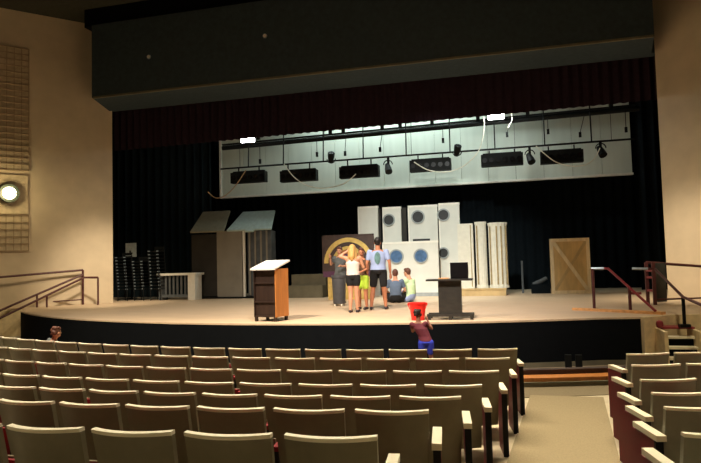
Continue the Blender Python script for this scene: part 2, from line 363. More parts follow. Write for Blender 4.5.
for u, v, lab in ((149,57,'tiny pale fixture on the left part of the dark fascia'),(265,36,'tiny pale fixture on the dark fascia above the left work light')):
    p = at(u, v, 16.8); t = thing('fascia_fixture', lab, 'fixture', (p.x,16.8,p.z))
    obj('cap', disc((0,-.02,0),(0,1,0),.05,.04,16), 'white', t); obj('collar', ring((0,-.012,0),(0,1,0),.05,.07,.024,16), 'steel', t)

# ------------------------------------------------------------------ left wall: acoustic grilles and wall lamp
wd = Vector((2.3,2.6,0)).normalized()*-1                  # along the wall towards the house
wn = Vector((wd.y,-wd.x,0)); wn = wn if wn.dot(Vector((1,-1,0))) > 0 else -wn
def wpt(s, z, d=0): p = Vector((PL,PY,0))+wd*s+wn*d; return Vector((p.x,p.y,z))
def wall_frame(s, z, d): 
    m = Matrix((wd, wn, Vector((0,0,1)))).transposed().to_4x4(); m.translation = wpt(s, z, d); return m
def grille(s0, s1, z0, z1, lab):
    m = wall_frame(s0, z0, 0); t = thing('acoustic_grille', lab, 'grille', (0,0,0)); L, Hh = s1-s0, z1-z0
    obj('backing', box((0,.005,0),(L,.03,Hh), m), 'grilleback', t)
    bm = bmesh.new(); nx = int(L/.2); nz = int(Hh/.2)
    for k in range(nx+1): box((k*L/nx-.012,.03,0),(k*L/nx+.012,.06,Hh), m, bm)
    for k in range(nz+1): box((0,.035,k*Hh/nz-.012),(L,.065,k*Hh/nz+.012), m, bm)
    obj('lattice', bm, 'grille', t)
grille(2.62, 5.4, 5.3, 9.35, 'tall brown lattice grille on the left wall above the round lamp')
grille(2.62, 5.4, 2.7, 3.85, 'short brown lattice grille on the left wall below the round lamp')
m = wall_frame(3.19, 4.53, 0); t = thing('wall_lamp', 'lit round wall lamp with dark ring on cream plate, left wall', 'lamp', (0,0,0))
obj('plate', box((-.55,.005,-.64),(1.9,.06,.62), m), 'grilleback', t, bevel=.01)
c0 = m @ Vector((0,.16,0)); obj('ring', ring(c0, wn, .20, .29, .22), 'greenring', t, smooth=True)
obj('lens', disc(m @ Vector((0,.20,0)), wn, .2, .06), 'sconce', t)
obj('crossbar', bar(m @ Vector((-.2,.26,0)), m @ Vector((.2,.26,0)), .03), 'greenring', t)
ld = bpy.data.lights.new('wall_lamp_glow','POINT'); ld.energy = 34; ld.color = (1,.80,.42); ld.shadow_soft_size = .15
lo = bpy.data.objects.new('wall_lamp_glow', ld); col.objects.link(lo); lo.location = m @ Vector((.1,.55,0))

# ------------------------------------------------------------------ railings and steps
# left
t = thing('stage_railing', 'long level maroon railing along the left wall above the stage', 'railing')
A = wpt(3.9,1.84,.3); B = at(83,270,17.6)
obj('handrail', tube([A,B], .035), 'rail', t, smooth=True)
f0, f1 = at(75,303.5,17.75), at(83,303,17.6)
for u, y in ((75,17.75),(83,17.6)):
    p = at(u,300,y); obj('post', tube([(p.x,y,SZ),(p.x,y,B.z)], .035), 'rail', t, smooth=True)
obj('mid_rail', tube([at(75,276.5,17.75), at(83,276,17.6)], .025), 'rail', t)
p = at(0,308,16.45); obj('post', tube([(p.x,p.y,SZ),(p.x,p.y,1.84)], .03), 'rail', t, smooth=True)
obj('foot_rail', tube([at(47,302,17.0), at(83,299.5,17.55)], .02), 'rail', t)
for (e0, e1, pu, pv, lab, xt) in (((83,274.5,17.5),(-8,314,15.5),37,307,'upper sloping maroon handrail over the left stage steps',None), ((84,277.5,17.3),(-8,322,15.2),47,306,'lower sloping maroon handrail with square end loop, left stage steps',1)):
    t = thing('stair_handrail', lab, 'railing'); a, b = at(*e0), at(*e1)
    pts = [a, b]
    if xt:
        q = at(98,277.5,17.4); pts = [q]+pts; obj('post', tube([(q.x,q.y,SZ),q], .03), 'rail', t, smooth=True)
    obj('handrail', tube(pts, .035), 'rail', t, smooth=True)
    q = on(pu,pv,SZ); s = max(0,min(1,(q.y-b.y)/(a.y-b.y))); 
    k = [i/200 for i in range(201)]; s = min(k, key=lambda i: abs((b+(a-b)*i-Vector((0,0,EYE))).dot(RT)/((b+(a-b)*i-Vector((0,0,EYE))).dot(FW))*FPX+350.5-pu)); r = b+(a-b)*s
    obj('post', tube([(r.x,r.y,SZ-.002),r], .03), 'rail', t, smooth=True)
# right
t = thing('stair_handrail', 'sloping red handrail nearest the plywood crate, right stage steps', 'railing')
a = at(608,268.5,14.2); b = at(655.5,311,12.75); h = at(591,268.5,14.25)
obj('handrail', tube([h,a,b], .026), 'railr', t, smooth=True)
obj('rail_end', tube([h, h.lerp(a,.75)], .029), 'steel', t, smooth=True)
p = on(592,309,SZ); obj('post', tube([(h.x+.03,h.y,SZ),(h.x+.03,h.y,h.z)], .032), 'rail', t, smooth=True)
r = a.lerp(b,.48); obj('post', tube([(r.x,r.y,SZ),r], .032), 'rail', t, smooth=True)
obj('loop', tube([r-Vector((.02,0,.12)), r+Vector((.22,0,-.12))], .025), 'railr', t)
t = thing('stair_handrail', 'sloping maroon handrail at the right edge leading down to the steps', 'railing')
h = at(632,268.5,14.6); a = at(655,269,14.5); b = at(683,297,12.1); c = at(704,306,10.9)
obj('handrail', tube([h,a,b,c], .027), 'rail', t, smooth=True); obj('rail_end', tube([h,h.lerp(a,.7)], .029), 'steel', t, smooth=True)
obj('post', tube([(b.x,b.y,.70),b], .03), 'blackmetal', t, smooth=True); obj('post_foot', box((b.x-.09,b.y-.06,.695),(b.x+.09,b.y+.06,.75)), 'blackmetal', t)
t = thing('stage_railing', 'level maroon railing with double end post along the right wall', 'railing')
a = at(646,262.5,15.55); b = at(712,267,16.0)
obj('handrail', tube([a,b], .032), 'rail', t, smooth=True)
for u, y in ((648,15.55),(655,15.25)):
    p = at(u,300,y); obj('post', box((p.x-.035,y-.035,SZ),(p.x+.035,y+.035,a.z)), 'rail', t)
p, q = at(656.5,300,15.4), at(667,300,15.6); obj('infill_panel', bar((p.x,p.y,SZ+.5),(q.x,q.y,SZ+.5), .015, .9), 'bluegrey', t)
p, q = at(648,300,15.55), at(655,300,15.25)
for z in (.32,.62,.78): obj('mid_rail', bar((p.x,p.y,SZ+z),(q.x,q.y,SZ+z), .05), 'railr', t)
obj('foot_rail', tube([(q.x,q.y,SZ+.12),(b.x,b.y-.2,SZ+.12)], .02), 'rail', t)
# steps on the right
t = thing('stage_steps', 'small dark steps with pale treads at the right end of the stage', 'steps', (2.86,12.2,0))
x0, x1 = -.28, .22
for k, z in enumerate((.22,.38,.54)):
    y1 = -.58+k*.18; obj('tread', box((x0,y1,z-.035),(x1,y1+.22,z)), 'cream', t); obj('riser', box((x0+.01,y1+.05,max(0,z-.16)),(x1-.01,y1+.07,z-.035)), 'skirt', t)
obj('top_edge', box((x0,-.06,.66),(x1+.05,.28,.695)), 'railr', t, bevel=.008)
obj('side_panel', box((x0-.06,-.56,0),(x0,.28,.66)), 'tanwall', t); obj('side_panel', box((x1,-.56,0),(x1+.06,.28,.66)), 'tanwall', t)
obj('red_knob', lathe([(.02,-.07),(.055,-.05),(.065,0),(.055,.05),(.02,.07)], 14, mtx=Matrix.Translation((x0-.03,-.1,.75))), 'railr', t, smooth=True)
a, b = on(574,310,SZ), on(664,314.5,SZ)
d = (b-a).normalized(); nn = Vector((-d.y,d.x,0)); bm = prism([(a+nn*.07)[:2],(a-nn*.07)[:2],(b-nn*.07)[:2],(b+nn*.07)[:2]], SZ, SZ+.05)
tag(obj('wooden_plank', bm, 'plank', bevel=.006), 'orange-brown wooden plank lying on the stage beside the right railings', 'plank')

# ------------------------------------------------------------------ low pit rail in front of the stage
t = thing('pit_rail', 'low curved maroon and orange wood rail between aisle and stage', 'rail', (0,0,0))
def pit(R, z0, z1, th, a0=-.33, a1=.36):
    P = [(CX+R*math.sin(a0+(a1-a0)*k/30), CY-R*math.cos(a0+(a1-a0)*k/30)) for k in range(31)]; return ribbon(bmesh.new(), P, z0, z1, th)
obj('base_board', pit(14.11,.009,.08,.28), 'olive', t); obj('wood_board', pit(14.07,.08,.14,.27), 'wood', t); obj('top_pad', pit(13.85,.009,.215,.15), 'umber', t)
for u in (568.5,579):
    p = on(u,374,.0); p = at(u, 366, 11.55); obj('black_leg', box((p.x-.055,11.5,0.009),(p.x+.055,11.6,.27)), 'blackmetal', t)  # black legs of an unidentified object, only parented to the rail

# ------------------------------------------------------------------ auditorium seats
def arcp(w, x, z):                                        # seat back: curved in plan, leaning back
    return Vector((x, .055*(2*x/w)**2 + (.85-z)*.26 - .05, z))
def make_seat(shell, label, side):
    t = thing('auditorium_seat', label, 'theatre seat')
    W = .494
    obj('back_shell', sheet(lambda s,q: arcp(W, (s-.5)*(W-.03*(1-q)), .30+.565*q) + Vector((0,-.03,0)), 10, 6, lambda s,q: Vector((0,.036,0))), shell, t, smooth=True, bevel=.004)
    obj('top_edge', sheet(lambda s,q: arcp(W, (s-.5)*W, .862+.02*q)+Vector((0,-.034,0)), 10, 1, lambda s,q: Vector((0,.043,0))), 'litrim', t, smooth=True, bevel=.003)  # pale strip added so the lit rim of the back shows
    obj('back_pad', sheet(lambda s,q: arcp(W, (s-.5)*.38, .36+.455*q)+Vector((0,.007,0)), 10, 6, lambda s,q: Vector((0,.05*(1-(2*s-1)**6)*(1-(2*q-1)**6)+.004,0))), 'red', t, smooth=True)
    cu = obj('seat_cushion', sheet(lambda s,q: Vector(((s-.5)*.40, .23+(.62-(.33+.27*q))*.2, .33+.27*q)), 6, 6, lambda s,q: Vector((0,.03+.06*(1-(2*s-1)**4)*(1-(2*q-1)**4),0))), 'red', t, smooth=True)
    obj('seat_pan', sheet(lambda s,q: Vector(((s-.5)*.39, .325+(.62-(.34+.25*q))*.2, .34+.25*q)), 4, 3, lambda s,q: Vector((0,.02,0))), shell, cu)
    def stand(x, aisle):
        if aisle:
            obj('end_panel', box((x-.022,.03,0),(x+.022,.40,.63)), 'darkred', t, bevel=.008)
            obj('panel_edge', box((x-.026,.005,0),(x+.026,.03,.645)), 'blackmetal', t)
            obj('armrest', box((x-.033,-.03,.645),(x+.033,.36,.685)), 'cream', t, bevel=.012)
        else:
            obj('stand', boxes(((x-.018,.12,0),(x+.018,.18,.575)),((x-.03,.02,0),(x+.03,.34,.02)),((x-.016,.10,.30),(x+.016,.26,.40))), 'blackmetal', t)
            obj('armrest', box((x-.024,.10,.575),(x+.024,.34,.605)), 'red', t, bevel=.01)
    stand(-.285, side == 'L'); 
    if side == 'R': stand(.292, True)
    return t
G1 = 'seats in the block left of the aisle'; G2 = 'seats in the block right of the aisle'
ROWS = [(15.982,.57,.1791),(16.817,.5705,.1646),(17.653,.5713,.1509),(18.488,.576,.137),(19.324,.5314,.1251),(20.159,.5285,.1135),(20.995,.5345,.1024)]
HS = [.966,.982,.984,1,1,1.018,1.01]
HSR = [.946,.967,.97,.957,.959,.952]
CNT = [17,15,13,12,10,8,6]
RN = ['front row','second row','third row','fourth row','fifth row','sixth row','nearest row']
proto = {}
for i, (R, w, ph) in enumerate(ROWS):
    for k in range(CNT[i]):
        a = ph-(w/R)*k-(w-.078)/2/R
        if k == 0: lab = 'olive seat with cream armrest, aisle end of the %s, left block' % RN[i]
        else: lab = 'olive seat, %s from the aisle in the %s, left block' % (ORD[k], RN[i])
        key = 'R' if k == 0 else 'M'; p = pol(R-.03, a)
        if key not in proto:
            proto[key] = make_seat('shell', lab, key); o = proto[key]; o.location = p; o.rotation_euler.z = a; o['group'] = G1
        else: o = dup(proto[key], p, a, lab, G1)
        o.scale.x = w/.57; o.scale.z = HS[i]
RB = [(16.498,.2511),(17.361,.2321),(18.175,.2171),(18.85,.2066),(19.67,.193),(20.585,.1782)]
for i, (R, a0) in enumerate(RB):
    for k in range([4,3,3,2,2,2][i]):
        a = a0+.57/R*k+.246/R
        lab = ('grey-olive seat with cream armrest, aisle end of the %s, right block' % RN[i]) if k == 0 else 'grey-olive seat, %s from the aisle in the %s, right block' % (ORD[k], RN[i])
        key = 'L' if k == 0 else 'N'; p = pol(R-.03, a)
        if key not in proto:
            proto[key] = make_seat('shellr', lab, key); o = proto[key]; o.location = p; o.rotation_euler.z = a; o['group'] = G2
        else: o = dup(proto[key], p, a, lab, G2)
        o.scale.z = HSR[i]

# ------------------------------------------------------------------ props at the back of the stage
# stacks of chairs
def make_chair(label):
    t = thing('stacking_chair', label, 'chair'); w = .18
    obj('seat', box((-w,-.2,.40),(w,.2,.43)), 'blackmetal', t, bevel=.008)
    obj('backrest', box((-w,.19,.50),(w,.215,.60)), 'blackmetal', t, bevel=.008)
    for s in (-1, 1):
        obj('leg', tube([(s*(w+.012),-.2,0),(s*(w+.012),-.2,.42),(s*(w+.012),.19,.42)], .011, 6), 'blackmetal', t)
        obj('leg', tube([(s*(w+.012),.25,0),(s*(w+.012),.2,.42),(s*(w+.012),.205,.61)], .011, 6), 'blackmetal', t)
        obj('seat_glint', box((s*(w-.05),-.225,.41),(s*(w+.03),-.195,.445)), 'steel', t)  # pale blocks put in for the dotted glints along each stack
    return t
c0 = None
for si, (ua, ub, n, dz, y, sn) in enumerate(((117,126,11,.115,19.55,'leftmost stack'),(133.5,142,10,.110,19.65,'middle stack'),(150,158,12,.122,19.7,'rightmost stack'))):
    x = at((ua+ub)/2, 285, y).x+.19
    for k in range(n):
        kk = n-1-k; lab = 'black stacking chair, %s in the %s by left curtain' % ('topmost' if kk == 0 else ORD[kk]+' from the top', sn)
        if kk == n-1: lab = 'black stacking chair, bottom of the %s by the left curtain' % sn
        L = (x+random.uniform(-.008,.008), y-k*.012, SZ+k*dz)
        if c0 is None: c0 = make_chair(lab); c0.location = L; c0['group'] = 'stacked chairs'
        else: dup(c0, L, 0, lab, 'stacked chairs')
p = at(131,250,20.9); t = thing('notice_board', 'small pale square notice board on a stand behind the chair stacks', 'notice board', (p.x,20.9,SZ))
obj('board', box((-.23,-.02,p.z-SZ-.27),(.23,.02,p.z-SZ+.27)), 'paper', t); obj('stand', tube([(0,.03,.02),(0,.03,p.z-SZ)], .02), 'blackmetal', t); obj('base', disc((0,.03,.015),(0,0,1),.2,.03), 'blackmetal', t)
obj('dark_mark', boxes(((-.06,-.026,p.z-SZ-.18),(.02,-.018,p.z-SZ-.02)),((.0,-.026,p.z-SZ-.16),(.08,-.018,p.z-SZ-.1))), 'bluegrey', t)
# white topped table
t = thing('work_table', 'low table with pale top and broad white leg beside chair stacks', 'table', (-11.58,19.83,SZ))
obj('tabletop', box((-.78,-.3,.88),(.80,.3,.96)), 'white', t, bevel=.01); obj('leg', box((.46,-.27,0),(.74,.22,.88)), 'white', t); obj('leg', box((-.72,-.25,0),(-.62,.22,.88)), 'bluegrey', t)
for k in range(6): obj('slat', box((-.5+k*.155,-.2,.16),(-.43+k*.155,-.16,.88)), 'bluegrey', t)
obj('lower_rail', box((-.62,-.22,.1),(.46,-.16,.2)), 'bluegrey', t)
# acoustic towers
t = thing('acoustic_tower', 'brown acoustic tower with tan front panel and tilted olive canopy', 'acoustic tower', (-10.35,20.3,SZ))
obj('frame', boxes(((-1.02,.0,.08),(0.02,.5,2.35)),), 'brown', t, bevel=.01); obj('front_panel', box((.03,-.06,.06),(1.02,0,2.44)), 'towertan', t, bevel=.01)
obj('base', box((-1.05,-.15,0),(1.05,.55,.06)), 'blackmetal', t)
def canopy(t, x0, x1, X0, X1, y0, y1, z0, z1, m):
    bm = sheet(lambda s,q: Vector(((x0+(x1-x0)*s)*(1-q)+(X0+(X1-X0)*s)*q, y0+(y1-y0)*q, z0+(z1-z0)*q)), 1, 1, lambda s,q: Vector((0,.04,-.05))); return obj('canopy', bm, m, t)
canopy(t, -1.02,.33,-.92,.2,-.1,.72,2.46,3.26,'canopy')
t = thing('acoustic_tower', 'blue-grey acoustic tower with white edge post and tilted pale blue canopy', 'acoustic tower', (-8.8,20.3,SZ))
obj('frame', box((-.36,.06,.08),(.55,.5,2.4)), 'bluegrey', t, bevel=.01); obj('edge_post', box((-.50,-.06,0),(-.42,.02,2.46)), 'white', t)
obj('rib', boxes(*[((-.3+k*.22,.02,.1),(-.24+k*.22,.06,2.4)) for k in range(4)]), 'towertan', t); obj('base', box((-.5,-.1,0),(.6,.55,.06)), 'blackmetal', t)
canopy(t, -1.1,.62,-.82,.46,-.1,.72,2.46,3.18,'canopyb')
canopy(t, -.35,-.05,-.1,.2,-.16,.55,2.4,3.0,'canopyb')
# painted arch flat
t = thing('painted_flat', 'painted flat with golden concentric arches behind the standing group', 'set flat', (-4.98,18.75,SZ))
obj('panel', box((-.82,0,.85),(.80,.04,2.02)), 'umber', t); obj('lower_panel', box((-.70,.0,0),(.7,.04,.72)), 'gold', t); obj('band', box((-.84,-.03,.72),(.82,.05,.9)), 'plum', t)
for k, (r0, r1, m) in enumerate(((.66,.80,'gold'),(.54,.65,'umber'),(.43,.53,'gold'),(.3,.42,'rust'),(.16,.29,'plum'))):
    obj('arch_ring', ring((.0,-.015,1.16), (0,1,0), r0, r1, .03, 28, 0, PI), m, t)
obj('frame', boxes(((-.86,-.02,.85),(-.82,.05,2.06)),((.80,-.02,.85),(.84,.05,2.06)),((-.86,-.02,2.02),(.84,.05,2.06))), 'umber', t)
obj('brace', boxes(((-.7,.05,0),(-.62,.6,.05)),((.6,.05,0),(.68,.6,.05))), 'brown', t)
# low step box
t = thing('step_box', 'low olive step box between lectern and painted arch flat', 'step box', (-6.9,20.3,SZ))
obj('upper_step', box((-.62,.1,0),(.64,.7,.80)), 'olive', t, bevel=.01); obj('lower_step', box((-.62,-.3,0),(.64,.1,.42)), 'olive', t, bevel=.01)
# white flats with portholes
def flat(lab, ua, ub, vt, y, holes=(), slot=None, dark=None):
    a = at(ua, vt, y); b = at(ub, vt, y); w = (b.x-a.x)/2; h = a.z-SZ; cx = (a.x+b.x)/2
    t = thing('ship_flat', lab, 'set flat', (cx,y,SZ)); obj('panel', box((-w,0,0),(w,.12,h)), 'offwhite', t, bevel=.01)
    obj('edge_trim', boxes(((-w-.01,-.012,h-.06),(w+.01,.13,h+.005)),((-w-.012,-.012,0),(-w+.03,.13,h-.05))), 'white', t)
    for u, v, r, m in holes:
        p = at(u, v, y); rm = obj('porthole', disc((p.x-cx,-.012,p.z-SZ),(0,1,0), r, .03), m, t); obj('porthole_rim', ring((p.x-cx,-.02,p.z-SZ),(0,1,0), r, r+.045, .05), 'portrim', rm)
    if slot:
        p, q = at(slot[0], slot[1], y), at(slot[2], slot[3], y); obj('slot', box((p.x-cx,-.01,p.z-SZ),(q.x-cx,.01,q.z-SZ)), 'portdark', t)
    return t
flat('plain tall white set flat left of the flats with portholes', 358,377.5,207,20.75)
flat('narrow tall white flat with one dark porthole beside the plain flat', 382.5,400.5,207.5,20.75, [(389,220,.17,'portdark')])
flat('broad tall white flat with dark porthole and slot behind white wall', 408,437,206,20.85, [(418,217,.19,'portdark')], (413,242,430,238.5))
flat('tallest white flat with two dark portholes at the right', 438.5,459,203.5,20.7, [(443.5,215,.17,'portdark'),(443.5,253,.15,'portdark')])
t = flat('low wide white wall with two round blue windows behind the seated pair', 382.5,438,242.5,20.05, [(396.5,256.5,.2,'port'),(421,256,.2,'port')])
obj('base_strip', box((-.95,-.03,0),(.95,.15,.12)), 'portrim', t)
tag(obj('timber_post', box((at(379,220,20.9).x-.05,20.9,SZ),(at(379,220,20.9).x+.05,21.0,3.9)), 'brown'), 'dark timber post between the two leftmost white flats', 'post')
tag(obj('timber_post', box((at(404,220,20.95).x-.07,20.95,SZ),(at(404,220,20.95).x+.08,21.05,3.9)), 'brown'), 'dark timber post left of the broad white flat', 'post')
# columns on a riser
y = 20.0; a, b = at(457,296,y), at(507,296,y)
t = thing('wooden_riser', 'low tan wooden riser carrying the cream columns', 'riser', ((a.x+b.x)/2,y,SZ)); w = (b.x-a.x)/2
obj('top_board', box((-w,-.2,.19),(w,.55,.23)), 'boxtan', t, bevel=.006); obj('box', box((-w+.02,-.17,0),(w-.02,.52,.19)), 'boxtan', t)
for ua, ub, vt, lab, st in ((457,472.5,224,'flat-sided cream column nearest the tall white flats',0),(474,486,222,'round cream column in the middle of the three',1),(487,507,223,'broad fluted cream column with brown streaks, rightmost of three',2)):
    a, b = at(ua,vt,20.15), at(ub,vt,20.15); r = (b.x-a.x)/2; h = a.z-(SZ+.23); cx = (a.x+b.x)/2
    t = thing('stage_column', lab, 'column', (cx,20.25,SZ+.23))
    if st == 0: obj('shaft', box((-r,-.1,0),(r,.2,h)), 'column', t, bevel=.02); obj('side_groove', box((r-.09,-.106,.05),(r-.06,-.095,h-.05)), 'stripe', t)
    else:
        bm = bmesh.new(); N = 48; prof = []
        for z, k in ((0,1),(.06,1),(.1,.93),(h-.1,.93),(h-.06,1),(h,1)):
            prof.append([bm.verts.new((r*k*math.cos(q)*(1-.06*abs(math.sin(8*q))), r*.8*k*math.sin(q)*(1-.06*abs(math.sin(8*q))), z)) for q in [2*PI*j/N for j in range(N)]])
        for p, q in zip(prof, prof[1:]):
            for j in range(N): bm.faces.new((p[j], p[(j+1)%N], q[(j+1)%N], q[j]))
        bm.faces.new(prof[0][::-1]); bm.faces.new(prof[-1]); obj('shaft', bm, 'column', t)
        for k in ((-.62,) if st == 1 else (-.75,-.1,.35,.8)):
            x = r*k; yy = -r*.8*math.sqrt(max(0,1-k*k)); obj('streak', box((x-.02,yy-.012,.12),(x+.025,yy+.03,h-.12)), 'stripe', t)
# plywood crate
y = 20.5; a, b = at(549.5,239,y), at(589,238,y); w = (b.x-a.x)/2; h = a.z-SZ
t = thing('plywood_crate', 'tan plywood crate panel with a diagonal cross brace', 'crate', ((a.x+b.x)/2,y,SZ))
obj('panel', box((-w,0,0),(w,.25,h)), 'ply', t); e = .10
obj('frame', boxes(((-w,-.05,0),(-w+e,0,h)),((w-e,-.05,0),(w,0,h)),((-w+e,-.05,h-e),(w-e,0,h)),((-w+e,-.05,0),(w-e,0,e))), 'batten', t, bevel=.006)
obj('brace', bar((-w+e,-.035,h-e),(w-e,-.035,e), .03,.11), 'batten', t); obj('brace', bar((w-e,-.018,h-e),(-w+e,-.018,e), .03,.09), 'boxtan', t)
tag(obj('metal_pole', tube([(at(523,290,21.2).x,21.2,SZ),(at(523,290,21.2).x,21.2,1.95)], .035), 'bluegrey', smooth=True), 'thin grey pole standing before the black curtain left of the crate', 'pole')
t = thing('rolled_cloth', 'small pale rolled cloth on floor left of plywood crate', 'cloth', (at(541,291,20.9).x,20.9,SZ))
obj('roll', tube([(-.25,0,.30),(-.05,0,.36),(.2,.02,.5)], [.05,.08,.06], 10), 'bluegrey', t, smooth=True); obj('stand', box((-.3,-.15,0),(.3,.15,.3)), 'black', t)

# ------------------------------------------------------------------ lectern, cart, barrel, bucket
p = Vector((-4.82,11.5,SZ)); t = thing('lectern', 'wooden lectern with bright white slanted top on the front stage', 'lectern', p, -.22)
W2 = .27
obj('side_panel', prism([(W2-.02,0),(W2,0),(W2,.46),(W2-.02,.46)], .09, 1.06), 'wood', t); obj('side_panel', prism([(-W2,0),(-W2+.02,0),(-W2+.02,.46),(-W2,.46)], .09, 1.06), 'darkwood', t)
obj('front_panel', box((-W2+.02,.42,.09),(W2-.02,.46,1.06)), 'darkwood', t)
obj('back_panel', box((-W2+.02,.04,.09),(W2-.02,.06,1.06)), 'darkwood', t)
for z in (.09,.38,.76): obj('shelf', box((-W2+.02,.005,z),(W2-.02,.42,z+.025)), 'darkwood', t)
bm = sheet(lambda s,q: Vector(((s-.5)*.60, -.07+.56*q, 1.035+.165*q)), 1, 1, lambda s,q: Vector((0,0,.035))); obj('slanted_top', bm, 'white', t, bevel=.006)
for sx in (-1,1):
    for yy in (.03,.42): obj('foot', box((sx*(W2-.04)-.025,yy-.03,0),(sx*(W2-.04)+.025,yy+.03,.09)), 'darkwood', t)
p = on(451,320,SZ); t = thing('equipment_cart', 'dark pedestal cart with wide top on the front edge of stage', 'cart', (at(451,318,11.95).x,11.95,SZ), .03)
obj('tabletop', box((-.44,-.24,.74),(.44,.24,.775)), 'dark', t, bevel=.006); obj('pedestal', box((-.215,-.16,.11),(.215,.16,.74)), 'dark', t, bevel=.01)
obj('base_bar', box((-.44,-.2,.06),(.44,-.12,.11)), 'dark', t); obj('base_bar', box((-.44,.12,.06),(.44,.2,.11)), 'dark', t)
obj('cross_bar', box((-.2,-.12,.062),(.2,.12,.108)), 'dark', t)
for x in (-.4,0,.4):
    for yy in (-.16,.16): obj('foot', box((x-.03,yy-.035,0),(x+.03,yy+.035,.06)), 'dark', t)
q = t.location+Vector((.19,.0,.776)); t2 = thing('monitor', 'black box monitor standing on the dark pedestal cart', 'monitor', q, .03)
obj('case', box((-.165,-.12,0),(.165,.16,.31)), 'screen', t2, bevel=.012); obj('screen', box((-.145,-.126,.03),(.145,-.12,.285)), 'screen', t2); obj('side_vent', boxes(*[((.166,-.05+k*.05,.05),(.169,-.03+k*.05,.26)) for k in range(4)]), 'dark', t2)
tag(obj('papers', box((-.26,-.1,0),(-.06,.1,.02)), 'plank'), 'small pile of papers on the cart left of the monitor', 'papers').location = t.location+Vector((.05,0,.776))
p = on(339.5,306,SZ); t = thing('trash_barrel', 'charcoal wheeled trash barrel beside the blond woman', 'trash can', (p.x,p.y,SZ))
obj('body', lathe([(.15,.06),(.165,.08),(.19,.74),(.205,.75),(.205,.79),(.19,.79)], 24), 'grey', t, smooth=True); obj('rim', ring((0,0,.80),(0,0,1),.17,.21,.05), 'grey', t, smooth=True)
for k in range(4): q = PI/4+k*PI/2; obj('wheel', disc((.13*math.cos(q),.13*math.sin(q),.03),(1,0,0),.03,.03,12), 'cream', t)
p = Vector((at(418,318,11.75).x,11.75,SZ)); t = thing('bucket', 'bright red plastic bucket near the front edge of stage', 'bucket', p)
obj('body', lathe([(.118,0),(.125,.01),(.16,.31),(.172,.31),(.172,.335),(.155,.335),(.113,.02)], 28), 'redplastic', t, smooth=True)
obj('handle', ring((0,-.03,.30),(0,1,.25),.165,.177,.012,24,PI,2*PI), 'redplastic', t); obj('lug', boxes(((-.19,-.02,.28),(-.16,.02,.33)),((.16,-.02,.28),(.19,.02,.33))), 'redplastic', t)

# ------------------------------------------------------------------ people
def sph(bm, c, r, n=12):
    rx, ry, rz = r if isinstance(r, tuple) else (r,r,r); c = Vector(c)
    lathe([(math.sin(PI*k/n)*1 if 0 < k < n else .02, -math.cos(PI*k/n)) for k in range(n+1)], 16, bm, Matrix.Translation(c) @ Matrix.Diagonal((rx,ry,rz,1)))
def limb(bm, pts, rs):
    for p, r in zip(pts, rs): sph(bm, p, r, 8)
    for a, b, r, s in zip(pts, pts[1:], rs, rs[1:]):
        if (Vector(b)-Vector(a)).length > 1e-5: tube([a,b],[r,s],12,bm)
def rings(bm, R, n=24):                                    # torso: [(centre, rx, ry)]
    L = [[bm.verts.new(Vector(c)+Vector((rx*math.cos(t), ry*math.sin(t), 0))) for t in [2*PI*k/n for k in range(n)]] for c, rx, ry in R]
    for a, b in zip(L, L[1:]):
        for k in range(n): bm.faces.new((a[k], a[(k+1)%n], b[(k+1)%n], b[k]))
    bm.faces.new(L[0][::-1]); bm.faces.new(L[-1])
def fused(name, bm, m, parent, vox):                       # one continuous skin over all the volumes
    bmesh.ops.recalc_face_normals(bm, faces=bm.faces)
    me = bpy.data.meshes.new(name); bm.to_mesh(me); bm.free(); tmp = bpy.data.objects.new('tmp', me); col.objects.link(tmp)
    md = tmp.modifiers.new('r','REMESH'); md.mode = 'VOXEL'; md.voxel_size = vox
    sm = tmp.modifiers.new('s','SMOOTH'); sm.factor = .5; sm.iterations = 2
    bpy.context.view_layer.update(); dg = bpy.context.evaluated_depsgraph_get(); ev = tmp.evaluated_get(dg)
    me2 = bpy.data.meshes.new_from_object(ev); bpy.data.objects.remove(tmp); me2.name = name; me2.materials.clear(); me2.materials.append(MT[m])
    for p in me2.polygons: p.use_smooth = True
    o = bpy.data.objects.new(name, me2); col.objects.link(o); o.parent = parent; return o
